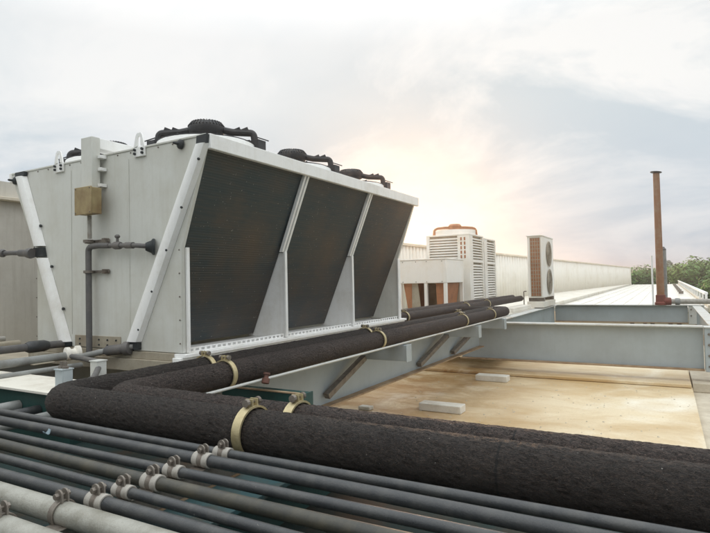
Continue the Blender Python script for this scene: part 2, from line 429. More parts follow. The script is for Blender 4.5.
# roof fans
FANS = []
def fan_parts(cx, cy, first):
    zt = .90
    sh = build('fan', G().ring((cx, cy, zt), .325, .35, 0, .11, 48), 'white', ch, .004, origin=(cx, cy, zt))
    r = .315
    dr = V((.55, -.835, 0)).normalized()
    c = V((cx, cy, 0))
    ar = G()
    pts = []
    for s in (-1, 1):
        pl = [c + dr * s * r * t + V((0, 0, z)) for t, z in ((0, 1.135), (.30, 1.135), (.60, 1.115), (1.08, 1.108), (1.12, 1.01))]
        ar.tube(fillet(pl, .03, .02, 6), .026, 10)
        for t_ in (.62, .80): ar.bar(c + dr * s * r * t_ + V((0, 0, 1.118)), c + dr * s * r * (t_ + .16) + V((0, 0, 1.138)), .03, .03)
        q = c + dr * s * r * 1.17
        ar.box(q.x - .042, q.x + .042, q.y - .042, q.y + .042, .985, 1.05)
    build('fan_arm', ar, 'black', sh)
    mo = G().lathe([(.05, 1.08), (.12, 1.10), (.132, 1.135), (.125, 1.160), (.105, 1.180), (.06, 1.187), (.001, 1.188)], (cx, cy, 0), 24)
    for k in range(32):
        a = 2 * PI * k / 32; d = V((math.cos(a), math.sin(a), 0))
        mo.bar(c + d * .105 + V((0, 0, 1.180)), c + d * .05 + V((0, 0, 1.191)), .006, .010)
        mo.bar(c + d * .106 + V((0, 0, 1.182)), c + d * .131 + V((0, 0, 1.15)), .006, .010)
    build('fan_motor', mo, 'black', sh)
    gd = G()
    for rr in (.12, .16, .20, .24, .28, .32, .345):
        gd.ring((cx, cy, 1.013), rr - .0025, rr + .0025, 0, .005, 48)
    for k in range(8):
        a = 2 * PI * k / 8 + .2; d = V((math.cos(a), math.sin(a), 0)); gd.bar(c + d * .1 + V((0, 0, 1.021)), c + d * .355 + V((0, 0, 1.021)), .007, .007)
        if k % 2 == 0: gd.bar(c + d * .356 + V((0, 0, .95)), c + d * .356 + V((0, 0, 1.05)), .008, .008)
    # wire loops on the rim beside the arm ends
    for s in (-1, 1):
        e = c + dr * s * .36
        for off in (.05, .10):
            p = e + dr * s * off * .9
            gd.bar(p + V((0, 0, .95)), p + V((0, 0, 1.05)), .007, .007)
        gd.bar(e + V((0, 0, 1.08)), e + dr * s * .09 + V((0, 0, 1.05)), .007, .007)
        gd.bar(e + V((0, 0, .98)), e + dr * s * .09 + V((0, 0, .97)), .007, .007)
    build('fan_guard', gd, 'black', sh)
    bl = G()
    for k in range(5):
        a0 = 2 * PI * k / 5; vs = []
        for t in range(6):
            rr = .09 + .22 * t / 5
            for w, z in ((-.22, .93), (.22, .985)):
                a = a0 + w + .3 * t / 5; vs.append((cx + rr * math.cos(a), cy + rr * math.sin(a), z))
        n0 = len(vs)
        bl.add(vs, [(2 * t, 2 * t + 1, 2 * t + 3, 2 * t + 2) for t in range(5)])
    o = build('fan_blades', bl, 'black', sh); so = o.modifiers.new('thick', 'SOLIDIFY'); so.thickness = .006
    return sh
for cy in (2.89, 3.95):
    for k in range(3): fan_parts(X0 + BAY * (k + .5), cy, k == 0 and cy < 3)

# ------------------------------------------------ things fixed to the end of the chiller
jb = thing('junction_box', 'rusty yellow junction box on the chiller end under a tall duct', 'junction box', (2.29, 3.345, .48))
build('box_body', G().box(2.256, 2.33, 3.262, 3.428, .487, .662).box(2.3305, 2.398, 3.36, 3.42, .52, .63), 'jbox', jb, .004)
build('box_lid', G().box(2.246, 2.2555, 3.257, 3.433, .482, .667), 'jbox', jb, .003)
g = G()
for y in (3.270, 3.420):
    for z in (.495, .655): g.lathe([(.004, 0), (.004, .004)], (2.246, y, z), 8, (-1, 0, 0))
build('lid_screws', g, 'galv', jb)
cd = thing('cable_duct', 'tall white metal cable duct bending over the chiller roof edge', 'cable duct', (2.34, 3.36, .68))
build('vertical_duct', G().prism([(2.31, 3.335, .672), (2.372, 3.335, .672), (2.372, 3.335, 1.02), (2.31, 3.335, 1.02)], (0, .118, 0)), 'panel', cd, .003)
build('roof_duct', G().box(2.3725, 2.95, 3.337, 3.451, .945, 1.018), 'white', cd, .003)
g = G()
for z in (.885, .80, .69): g.box(2.35, 2.397, 3.30, 3.334, z - .011, z + .011)
build('bracket_tabs', g, 'white', cd, .002)

def simple_pipe(name, path, r, mat, label, cat='pipe', group=None, n=20, R=None, bands=(), parent=None):
    pts = fillet(path, R or r * 2, .05, 8)
    o = build(name, G().tube(pts, r, n), mat, None)
    tag(o, label, cat, group)
    return o
wp = thing('drain_pipe', 'dull grey vertical pipe with a side branch fixed to the chiller end', 'pipe', (2.34, 3.43, -.45))
build('riser', G().tube(fillet([(2.345, 3.43, -.47), (2.345, 3.43, .275), (2.345, 3.33, .28)], .035, .03), .020, 20), 'dullpipe', wp)
build('conduit', G().tube([(2.33, 3.395, .33), (2.33, 3.395, .487)], .014, 14), 'clampwhite', wp)
bt = G().tube(fillet([(2.345, 3.33, .28), (2.335, 2.95, .262), (2.335, 2.91, .258), (2.39, 2.835, .25)], .03, .03), .0155, 18)
bt.tube([(2.343, 3.33, .2795), (2.342, 3.20, .274)], .019, 16)
bt.tube([(2.337, 3.03, .266), (2.336, 2.96, .2625)], .021, 18)
build('branch', bt, 'dullpipe', wp)
vv = build('valve', G().lathe([(.021, -.035), (.026, -.02), (.026, .02), (.021, .035)], (2.34, 3.12, .270), 16, (0, 1, .04)), 'dullpipe', wp)
build('valve_knob', G().lathe([(.009, 0), (.009, .03), (.016, .034), (.018, .044), (.009, .054)], (2.34, 3.12, .288), 14), 'dullpipe', vv)
build('wall_flange', G().lathe([(.052, 0), (.052, .012), (.04, .02), (.032, .04), (.024, .055)], (2.398, 2.835, .25), 24, (-.8, .6, .0)), 'dark', wp)
for z in (.315, .105):
    g = G().bar((2.385, 3.27, z), (2.385, 3.50, z), .014, .018)
    g.ring((2.345, 3.43, z), .027, .034, -.009, .009, 20); g.box(2.36, 2.396, 3.28, 3.31, z - .015, z + .015); g.box(2.36, 2.396, 3.47, 3.495, z - .012, z + .012)
    build('pipe_bracket', g, 'galv', wp)

lp = thing('inlet_pipe', 'dark horizontal pipe entering the left pipe cover of the chiller', 'pipe', (2.34, 4.2, .26))
build('run', G().tube([(2.345, 4.10, .262), (2.33, 4.34, .275), (2.31, 6.2, .29)], .018, 18), 'dullpipe', lp)
build('coupling', G().lathe([(.036, -.02), (.04, 0), (.036, .03), (.028, .05), (.026, .13), (.02, .14)], (2.345, 4.12, .263), 20, (-.05, 1, .05)), 'dullpipe', lp)
build('elbow', G().lathe([(.024, -.03), (.032, -.01), (.026, .03)], (2.32, 4.46, .277), 18, (-.03, 1, .02)), 'dullpipe', lp)

# lower-left pipes at the chiller's feet
fp = thing('foot_pipe', 'dark pipe running into the foot of the left white pipe cover', 'pipe', (2.2, 3.76, -.42))
build('run', G().tube([(-.6, 3.86, -.40), (1.9, 3.80, -.40), (2.39, 3.765, -.40)], .026, 18), 'dullpipe', fp)
build('coupling', G().lathe([(.030, 0), (.040, .02), (.040, .12), (.03, .15)], (2.12, 3.786, -.40), 18, (.99, -.06, 0)), 'blackpipe', fp)
hp = thing('foot_hose', 'grey pipe bending into the foot of the right white pipe cover', 'pipe', (2.2, 3.2, -.45))
build('run', G().tube(fillet([(2.26, 3.56, -.47), (2.27, 3.40, -.46), (2.345, 3.20, -.415), (2.385, 3.02, -.39)], .12, .03), .02, 18), 'greypipe', hp)
build('coupling', G().lathe([(.022, 0), (.034, .02), (.034, .14), (.045, .15), (.045, .19), (.03, .2)], (2.325, 3.235, -.424), 18, (.3, -.95, .12)), 'dullpipe', hp)
for i, (y, z, r, mt, lb) in enumerate(((3.50, -.455, .026, 'greypipe', 'long grey pipe ending at the white union beside the drain pipe foot'),
                                        (3.36, -.51, .018, 'greypipe', 'slim grey pipe just in front of the pipe with the white union'),
                                        (4.45, -.385, .022, 'clampwhite', 'pale pipe along the foot of the rendered building wall'),
                                        (4.25, -.415, .03, 'beige', 'rusty beige pipe between the pale wall pipe and the dark foot pipe'))):
    simple_pipe('service_pipe', [(-.8, y, z), (2.24 if i < 2 else 2.33, y, z)], r, mt, lb, group='pipes on the deck left of the chiller')
un = tag(build('pipe_union', G().lathe([(.03, -.05), (.045, -.045), (.045, -.02), (.03, -.015), (.034, .015), (.05, .02), (.05, .045), (.03, .05)], (2.27, 3.50, -.445), 18, (1, -.25, 0)), 'unit'), 'white union joint at the end of the long grey pipe', 'pipe fitting')
tag(build('cable_tray_plate', G().box(1.98, 2.12, 3.45, 4.6, -.482, -.475), 'beige', bev=.002), 'narrow pale plate lying under the grey pipes left of the chiller', 'plate')

# channel brackets on the beam
for i, (x, y, zt, lb) in enumerate(((1.70, 2.735, -.425, 'left grey channel bracket with bolts beside the end of the lagged pipe'), (1.93, 2.78, -.415, 'right white-edged channel bracket behind the end of the lagged pipe'))):
    b = thing('channel_bracket', lb, 'bracket', (x, y, -.52), 'channel brackets')
    build('channel', G().box(x - .004, x + .002, y - .03, y + .03, -.516, zt).box(x + .0025, x + .055, y - .03, y - .0245, -.516, zt).box(x + .0025, x + .055, y + .0245, y + .03, -.516, zt).box(x - .01, x + .06, y - .034, y + .034, zt + .0005, zt + .006), 'beam' if i == 0 else 'flange', b, .001)
    if i == 0:
        g = G()
        for dy in (-.014, .02): g.lathe([(.016, 0), (.016, .012), (.009, .014), (.009, .035)], (x + .025, y + dy, zt + .006), 10)
        build('bolts', g, 'galv', b)
hc = tag(build('curved_hose', G().tube(fillet([(1.72, 2.66, -.50), (1.84, 2.66, -.49), (2.0, 2.82, -.43), (2.1, 3.1, -.44), (2.2, 3.4, -.45)], .1, .02), .016, 14), 'dullpipe'), 'thin dark hose curving up between the two channel brackets', 'hose')

# ================================================================== STEEL FRAME
def ibeam_y(name, label, x, y0, y1, z0, z1, fw=.1, tf=.02, web='beam', top='flange', bot='rustflange', cat='steel beam', group='grey steel roof beams'):
    b = thing(name, label, cat, (x, (y0 + y1) / 2, z0), group)
    build('web', G().box(x - .008, x + .008, y0, y1, z0 + tf + .0005, z1 - tf - .0005), web, b)
    build('top_flange', G().box(x - fw, x + fw, y0, y1, z1 - tf, z1), top, b, .003)
    build('bottom_flange', G().box(x - fw, x + fw, y0, y1, z0, z0 + tf), bot, b, .003)
    return b
def ibeam_x(name, label, y, x0, x1, z0, z1, fw=.07, tf=.016, web='beam', top='flange', bot='rustflange', cat='steel beam', group='grey steel roof beams'):
    b = thing(name, label, cat, ((x0 + x1) / 2, y, z0), group)
    build('web', G().box(x0, x1, y - .007, y + .007, z0 + tf + .0005, z1 - tf - .0005), web, b)
    build('top_flange', G().box(x0, x1, y - fw, y + fw, z1 - tf, z1), top, b, .003)
    build('bottom_flange', G().box(x0, x1, y - fw, y + fw, z0, z0 + tf), bot, b, .003)
    return b
fr = ibeam_x('frame_beam', 'long grey steel beam under the front of the chiller with diagonal braces', 2.55, 1.95, 8.30, -1.045, -.575, fw=.085)
# knee braces on its web
for (xa, za, xb, zb_) in ((3.87, -.955, 4.42, -.70), (5.84, -.975, 6.62, -.71), (6.98, -.975, 7.75, -.74)):
    build('brace', G().bar((xa, 2.50, za), (xb, 2.44, zb_), .05, .055, (0, 1, 0)), 'galv', fr, .002)
for i, (x, yo, lb) in enumerate(((2.66, 1.86, 'dark green bracket beam with rusty top nearest the camera under the lagged pipes'), (4.50, 2.03, 'short grey bracket beam under the middle of the lagged pipes'),
                (6.65, 2.03, 'short grey bracket beam with light end plate left of the front cross beam'), (7.88, 2.03, 'bracket beam under the far end of the lagged pipes'))):
    b = thing('bracket_beam', lb, 'bracket beam', (x, 2.3, -.7), 'bracket beams carrying the lagged pipes')
    m1 = 'green' if i == 0 else 'beam'
    build('channel', G().box(x - .05, x + .05, yo, 2.478, -.72 - .06 * (i == 0), -.578 - .072 * (i == 0)), m1, b, .004)
    build('end_plate', G().box(x - .056, x + .056, yo - .01, yo - .0005, -.726 - .06 * (i == 0), -.574 - .072 * (i == 0)), 'green' if i == 0 else 'beam', b, .002)
    if i == 0: build('top_strip', G().box(x - .056, x - .03, yo, 2.478, -.6495, -.643), 'rustflange', b)
ibeam_x('back_frame_beam', 'grey steel beam under the rear side of the chiller', 4.12, 1.95, 9.0, -1.045, -.53, top='beam')
ibeam_y('cross_beam', 'deep grey cross beam with bright top edge spanning the beige slab in front', 8.55, -.40, 2.9, -1.264, -.68, .1)
ibeam_y('cross_beam', 'smaller-looking grey cross beam behind, below the rusty pole', 14.4, -.40, 2.44, -1.10, -.68, .1)
ibeam_x('side_beam', 'grey beam joining the two cross beams on the left', 2.45, 8.66, 14.28, -1.20, -.682, .09)
ibeam_x('side_beam', 'grey beam joining the two cross beams on the right', -.56, 8.78, 14.1, -1.12, -.69, .08)
for x, zb_, lb, w in ((8.53, -1.27, 'grey end post at the right end of the front cross beam', .24), (14.4, -1.11, 'pale grey end post at the right end of the back cross beam', .30)):
    b = thing('end_post', lb, 'steel post', (x, -.5, zb_), 'end posts of the cross beams')
    build('plate', G().box(x - .1, x + .1, -.412 - w, -.412, zb_, -.70), 'beam' if x < 10 else 'flange', b, .004)
    build('cap', G().box(x - .12, x + .12, -.42 - w, -.404, -.6995, -.685), 'flange', b, .003)
    for z in (-.78, -.92, -1.06, -1.20)[:4 if x < 10 else 2]:
        for y in (-.46, -.42 - w + .05): build('bolt', G().lathe([(.018, 0), (.018, .012), (.010, .014), (.010, .024)], (x - .1, y, z), 6, (-1, 0, 0)), 'galv', b)

# white plates / low trunking between the pipes and the side beam
for (x0, x1, y0, y1, z0, z1, lb) in ((8.75, 10.6, 2.60, 2.82, -.66, -.60, 'low pale trunking box beside the far end of the lagged pipes'), (10.7, 12.3, 2.58, 2.80, -.66, -.585, 'low pale trunking box in front of the two-fan unit')):
    tag(build('trunking', G().box(x0, x1, y0, y1, z0, z1), 'deck', bev=.004), lb, 'trunking')

# ================================================================== LAGGED PIPES
def lag(path, R, r, mat, label, seed, step=.008, n=84, wob=.0037, freq=16):
    o = build('lagged_pipe', G().tube(fillet(path, R, step, 16), r, n, wob=wob, seed=seed, freq=freq), mat, None, angle=80)
    return tag(o, label, 'insulated pipe', 'thick lagged pipes')
ZF, ZK = -.49, -.495
lag([(1.42, -2.2, ZF), (1.42, 2.33, ZF), (8.2, 2.33, ZF), (8.2, 2.95, ZF)], .11, .072, 'insul', 'thick brown lagged pipe nearest the thin pipes, turning the corner at far left', 1)
lag([(1.575, -2.2, ZK), (1.575, 2.13, ZK), (8.38, 2.13, ZK), (8.38, 2.95, ZK)], .11, .069, 'insulx', 'thick lagged pipe behind the nearest one, running along the chiller over the brackets', 5)
for y, z, lb, sd in ((3.02, -.436, 'far lagged pipe closest to the white louvred units', 9), (2.84, -.455, 'far lagged pipe behind the chiller on the beam side', 12)):
    o = build('lagged_pipe', G().tube(fillet([(5.78, y, z), (12.45, y, z)], .1, .04), .062, 30, wob=.003, seed=sd), 'insulx', None, angle=80)
    tag(o, lb, 'insulated pipe', 'thick lagged pipes')
# conduit rod below the lagged pipes
simple_pipe('conduit_rod', [(1.9, 2.055, -.558), (8.3, 2.055, -.558)], .008, 'flange', 'slim light rod running under the lagged pipes along the chiller', 'rod', n=10)
tag(build('coupling_bolt', G().lathe([(.012, -.03), (.022, -.028), (.022, .0), (.014, .004), (.014, .02), (.02, .022), (.02, .034)], (2.50, 2.03, -.55), 12, (.4, .1, 1)), 'ironoxide'), 'small red rusty bolt on the slim rod under the lagged pipes', 'bolt')

def strap(c, r, axis, label, w=.03, grp='strap clamps on the lagged pipes'):
    t = thing('strap_clamp', label, 'strap clamp', (c[0], c[1], c[2]), grp)
    ax = V(axis)
    build('strap', G().ring(c, r + .001, r + .008, -w / 2, w / 2, 40, axis), 'brass', t)
    up = V(c) + V((0, 0, r + .008))
    side = ax.cross(V((0, 0, 1)))
    g = G()
    for s in (-1, 1): g.bar(up + side * s * .012 + V((0, 0, -.004)), up + side * s * .012 + V((0, 0, .022)), w * .9, .005, side)
    build('ears', g, 'brass', t)
    build('bolt', G().lathe([(.013, -.034), (.013, -.02), (.006, -.019), (.006, .024), (.013, .025), (.013, .036)], up + V((0, 0, .011)), 10, side), 'galv', t)
strap((1.42, 1.215, ZF), .077, (0, 1, 0), 'brass strap clamp on the nearest lagged pipe beside the thin pipes', .034)
strap((1.575, 1.14, ZK), .074, (0, 1, 0), 'brass strap clamp on the second lagged pipe just behind the nearest one', .034)
for x, y, lb in ((2.32, 2.33, 'strap clamp on the rear chiller-side pipe at the near corner of the chiller'), (4.25, 2.33, 'strap clamp on the rear chiller-side pipe below the middle coil'), (6.76, 2.33, 'strap clamp on the rear chiller-side pipe near its far end'),
                 (2.27, 2.13, 'strap clamp on the front chiller-side pipe above the red bolt'), (4.1, 2.13, 'strap clamp on the front chiller-side pipe above the middle bracket beam'), (6.3, 2.13, 'strap clamp on the front chiller-side pipe above the third bracket beam'), (7.5, 2.13, 'farthest strap clamp on the front chiller-side pipe')):
    strap((x, y, ZF if y > 2.2 else ZK), .077 if y > 2.2 else .073, (1, 0, 0), lb)
for x, y, lb in ((6.2, 2.84, 'strap clamp on the far lagged pipe just past the end of the chiller'), (8.6, 2.84, 'strap clamp on the far lagged pipe in front of the white louvred unit'), (9.8, 2.84, 'strap clamp on the far lagged pipe near the two-fan unit')):
    strap((x, y, -.455), .066, (1, 0, 0), lb)

# ================================================================== THIN PIPES IN FRONT
ZS = -.50
SM = [(1.225, .0138, 'blackpipe', 'thin dark pipe right against the nearest lagged pipe', 'first'),
      (1.146, .0168, 'blackpipe', 'dark pipe with a taped joint, next but one to the lagged pipe', 'second'),
      (1.0475, .0134, 'blackpipe', 'thin dark pipe between the taped-joint pipe and the olive-tinted pipe', 'third'),
      (.9715, .017, 'olive', 'dark olive-tinted pipe in the middle of the thin pipe rack', 'fourth'),
      (.885, .0126, 'blackpipe', 'thin dark pipe between the olive-tinted pipe and the thicker black pipe', 'fifth'),
      (.8125, .0155, 'blackpipe', 'thicker black pipe right beside the chalky pale pipe', 'sixth'),
      (.7415, .026, 'palepipe', 'chalky pale pipe with red marks in the near corner', 'seventh'),
      (.634, .027, 'palepipe', 'pale pipe nearest the camera, at the bottom left corner', 'eighth')]
for i, (x, r, mt, lb, _) in enumerate(SM):
    y1 = 4.6
    pts = [(x + .004 * math.sin(y * 2.1 + i), y, ZS - .003 * math.sin(y * 1.7 + i * 2)) for y in [(-2.2 + k * (y1 + 2.2) / 60) for k in range(61)]]
    g = G().tube(pts, r, 24)
    if i == 1:
        jx = x
        p = thing('thin_pipe', lb, 'pipe', (x, 1, ZS), 'thin pipes in the front rack')
        build('run', g, mt, p)
        for (ya, yb, rr) in ((1.62, 1.70, .016),): build('taped_joint', G().tube([(x + .004 * math.sin(ya * 2.1 + i), ya, ZS - .003 * math.sin(ya * 1.7 + i * 2)), (x + .004 * math.sin(yb * 2.1 + i), yb, ZS - .003 * math.sin(yb * 1.7 + i * 2))], rr, 24), 'dullpipe', p)
    else:
        tag(build('thin_pipe', g, mt, None), lb, 'pipe', 'thin pipes in the front rack')
def saddle(x, y, z, r, label, pale):
    t = thing('pipe_clamp', label, 'pipe clamp', (x, y, z - r), 'pipe clamps on the front rack')
    if not pale:
        b1 = G()
        for s in (-1, 1): b1.ring((x, y + s * .0185, z), r * .98, r + .0045, -.010, .010, 28, (0, 1, 0))
        build('band', b1, 'clampwhite', t, .001)
    build('saddle', G().ring((x, y, z), r + .0005, r + .0048, -.0082, .0082, 28, (0, 1, 0)), 'galv', t, .001)
    g = G()
    top = z + r + .003
    for s in (-1, 1):
        pl = [(x + s * .007 - .002, y + .013 * math.cos(a), top + .012 + .012 * math.sin(a)) for a in [PI * k / 8 for k in range(9)]] + [(x + s * .007 - .002, y - .013, top - .004), (x + s * .007 - .002, y + .013, top - .004)]
        g.prism(pl, (.004, 0, 0))
    build('ears', g, 'galv', t)
    build('bolt', G().lathe([(.007, -.018), (.007, -.0095), (.0035, -.009), (.0035, .0095), (.007, .010), (.007, .0165)], (x, y, top + .011), 6, (1, 0, 0)), 'galv', t)
for i, (x, r, mt, lb, w) in enumerate(SM):
    yy = 1.165 + (.03 if i == 6 else .06 if i == 7 else 0) + random.uniform(-.006, .006)
    saddle(x + .004 * math.sin(yy * 2.1 + i), yy, ZS - .003 * math.sin(yy * 1.7 + i * 2), r, {0: 'white-banded clamp on the thin pipe touching the lagged pipe', 1: 'large white-banded clamp on the taped-joint pipe', 2: 'white-banded clamp on the pipe behind the olive-tinted pipe', 3: 'white-banded clamp on the olive-tinted pipe',
          4: 'white-banded clamp on the pipe in front of the olive-tinted pipe', 5: 'white-banded clamp on the thicker black pipe by the pale pipe', 6: 'grey clamp around the chalky pale pipe with red marks', 7: 'rusty clamp on the pale pipe nearest the camera'}[i], i >= 6)
for (x, y, z, a, sz, lb) in ((1.075, 1.80, -.484, .5, .035, 'pale blue plastic scrap caught beside the taped-joint pipe'),):
    g = G(); n_ = 8; vs = []
    for k in range(n_ + 1):
        t = k / n_ - .5
        for w in (-.5, .5):
            vs.append((x + sz * (t * math.cos(a) - w * .45 * (1 - abs(t)) * math.sin(a)), y + sz * (t * math.sin(a) + w * .45 * (1 - abs(t)) * math.cos(a)), z + .35 * sz * (2 * t) ** 2 + .1 * sz * w))
    g.add(vs, [(2 * k, 2 * k + 1, 2 * k + 3, 2 * k + 2) for k in range(n_)])
    o = build('plastic_scrap', g, 'scrap'); so_ = o.modifiers.new('thick', 'SOLIDIFY'); so_.thickness = .0012
    tag(o, lb, 'plastic scrap')
# supports under the rack
t = thing('support_beam', 'teal steel support beam crossing under the thin pipes', 'steel beam', (.8, 1.1, -.8), 'teal beams under the pipes')
build('top_flange', G().box(-.6, 1.86, .98, 1.215, -.595, -.58), 'teal', t, .002)
build('web', G().box(-.6, 1.86, 1.092, 1.104, -.7695, -.5955), 'green', t)
build('saddle_strip', G().box(-.6, 1.28, 1.145, 1.21, -.5795, -.572), 'rustflange', t)
tag(build('strut_rail', G().box(.4, 1.27, 1.145, 1.185, -.571, -.521).box(.4, 1.27, 1.14, 1.19, -.5205, -.5185).box(.4, .68, 1.146, 1.184, -.5183, -.5180), 'galv', bev=.001), 'thin galvanised strut rail under the clamps of the thin pipes', 'rail')
for x, ht in ((1.42, -.5635), (1.575, -.566)):
    tag(build('pipe_saddle_block', G().box(x - .05, x + .05, 1.14, 1.20, -.5715, ht), 'galv'), 'steel saddle block under the %s lagged pipe' % ('nearest' if x < 1.5 else 'second'), 'support block')
t = thing('support_beam', 'teal support beam farther right under the thin pipes', 'steel beam', (.8, -.4, -.8), 'teal beams under the pipes')
build('top_flange', G().box(-.6, 1.86, -.55, -.33, -.595, -.58), 'teal', t, .002)
build('web', G().box(-.6, 1.86, -.446, -.434, -.7695, -.5955), 'green', t)
tag(build('floor_plate', G().box(-1.2, 1.95, -2.4, 4.6, -.785, -.77).box(1.9505, 2.85, -2.4, 1.75, -.785, -.77), 'rackfloor'), 'dark green rust-stained steel floor plate under the thin pipes', 'floor plate')
# beam along y at lower left, with its pale top
t = thing('support_beam', 'dark green beam with pale dusty top beside the end of the lagged pipe', 'steel beam', (1.72, 3.5, -.9), 'teal beams under the pipes')
build('top_flange', G().box(1.60, 1.90, 2.55, 6.0, -.53, -.5165), 'concrete', t, .002)
build('web', G().box(1.635, 1.86, 2.55, 6.0, -.7695, -.5305), 'green', t)
# pipes along x passing under
for (y, z, r, mt, lb) in ((2.98, -.615, .03, 'greypipe', 'light grey pipe passing under the green beam at far left'), (2.80, -.62, .026, 'blackpipe', 'dark pipe between the two light grey pipes at far left'), (2.66, -.63, .024, 'greypipe', 'light grey pipe closest to the rounded pipe end at far left')):
    simple_pipe('under_pipe', [(.9, y, z), (1.632, y, z)], r, mt, lb, group='pipes running under the left end of the rack')

# ================================================================== ROOF, SLAB, WALLS
ZSL = -1.46
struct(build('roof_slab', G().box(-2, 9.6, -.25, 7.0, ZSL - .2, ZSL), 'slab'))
struct(build('gutter_floor', G().box(-2, 14.5, -1.3, -.252, ZSL - .26, ZSL - .06), 'gutter'))
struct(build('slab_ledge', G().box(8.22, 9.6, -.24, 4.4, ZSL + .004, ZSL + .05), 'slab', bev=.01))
struct(build('slab_edge_kerb', G().box(8.3, 9.6, -.9, -.254, ZSL - .0595, ZSL + .06), 'gutter', bev=.01))
for (x, y0, y1, w, h, lb) in ((5.70, 1.97, 2.46, .17, .085, 'larger pale concrete block lying on the beige slab'), (7.70, 1.98, 2.43, .18, .085, 'smaller-looking pale concrete block near the foot of the front cross beam'), (5.45, 2.95, 3.10, .1, .04, 'small concrete chip on the slab below the chiller frame')):
    o = build('concrete_block', G().box(x, x + w, y0, y1, ZSL + .001, ZSL + h), 'concrete', bev=.008)
    tag(o, lb, 'concrete block', 'concrete blocks on the slab')

gr = G(); rg = random.Random(3)
for k in range(320):
    x, y, r = rg.uniform(3.2, 8.1), rg.uniform(-.2, 2.9), rg.uniform(.004, .013)
    vs = [(x + r * a * rg.uniform(.6, 1.3), y + r * b * rg.uniform(.6, 1.3), ZSL + .001 + r * c) for a, b, c in ((1, 0, 0), (0, 1, 0), (-1, 0, 0), (0, -1, 0), (.1, .1, .8))]
    gr.add(vs, [(0, 1, 4), (1, 2, 4), (2, 3, 4), (3, 0, 4), (3, 2, 1, 0)])
go = build('roof_grit', gr, 'gutter'); go['kind'] = 'stuff'; go['label'] = 'fine grit scattered over the beige slab'

def roof_sheet(name, x0, x1, y0, y1, z, mat, rib=.35):
    g = G(); g.box(x0, x1, y0, y1, z - .1, z)
    n = int((y1 - y0) / rib)
    for i in range(n + 1):
        y = y0 + .05 + i * rib
        if y + .04 < y1: g.box(x0, x1, y, y + .03, z + .0005, z + .018)
    return struct(build(name, g, mat))
roof_sheet('metal_roof', 14.62, 52, -.80, 2.5, -.76, 'roofsheet')
struct(build('roof_deck', G().box(8.7, 52, 2.56, 8.5, -.80, -.665), 'deck'))
struct(build('roof_walkway', G().box(-3, 8.6, 4.22, 8.5, -.70, -.56), 'gutter'))
# right edge parapet of the white roof: low kerb, railing
t = thing('roof_railing', 'white low railing along the right edge of the metal roof', 'railing', (30, -.84, -.7))
build('kerb', G().box(14.62, 52, -.90, -.803, -.86, -.70), 'ledge', t, .004)
g = G()
for i in range(24):
    x = 16 + i * 1.5; g.box(x - .03, x + .03, -.87, -.82, -.699, -.50)
build('posts', g, 'white', t)
build('top_rail', G().box(16, 51.8, -.885, -.805, -.4995, -.45), 'white', t)
g = G()
for i in range(9):
    x = 24 + i * 2.6; g.box(x, x + .5, -.55, -.40, -.724, -.62)
b = build('roof_vent_row', g, 'galv'); b['kind'] = 'stuff'; b.name = 'roof_fixings'; b['label'] = 'row of small grey fixings along the metal roof edge'; b['category'] = 'roof fixings'

# corrugated parapet wall, slightly splayed, falling away into the distance
def zwall(x): return .80 + (.66 - .80) * (x - 9) / 41
def ywall(x): return 5.30 + (2.62 - 5.30) * (x - 9) / 41
t = thing('parapet_wall', 'long pale corrugated parapet wall behind the white units', 'wall', (9, 5.3, -.66))
g = G(); n = 560; vs = []
for i in range(n + 1):
    x = 9 + 41 * (i / n) ** 1.6; k = i % 4
    off = (.0, .0, .05, .05)[k]
    vs += [(x, ywall(x) - off, -.664), (x, ywall(x) - off, zwall(x))]
g.add(vs, [(2 * i, 2 * i + 2, 2 * i + 3, 2 * i + 1) for i in range(n)])
sh = build('sheeting', g, 'sheet', t, angle=20); so = sh.modifiers.new('thick', 'SOLIDIFY'); so.thickness = .02; so.offset = 1
g = G()
for i in range(20):
    a, b = 9 + 41 * i / 20, 9 + 41 * (i + 1) / 20
    g.prism([(a, ywall(a) - .09, zwall(a)), (a, ywall(a) + .12, zwall(a)), (a, ywall(a) + .12, zwall(a) + .05), (a, ywall(a) - .09, zwall(a) + .05)], (b - a - .004, ywall(b) - ywall(a), zwall(b) - zwall(a)))
build('coping', g, 'ledge', t)
build('end_return', G().box(50.0, 50.3, 2.5, 6, -.664, .70), 'sheet', t)
# rendered building wall on the left, running behind the chiller
t = thing('building_wall', 'weathered rendered wall with a ledge line at far left behind the chiller', 'wall', (2, 5.4, -.56))
build('wall_face', G().box(-4, 9.0, 5.30, 5.5, -.559, .815), 'wallc', t)
build('ledge_line', G().box(-4, 9.05, 5.22, 5.56, .8155, .845), 'ledge', t, .004)
build('upper_wall', G().box(-4, 9.0, 5.32, 5.5, .8455, 1.0), 'wallc', t)

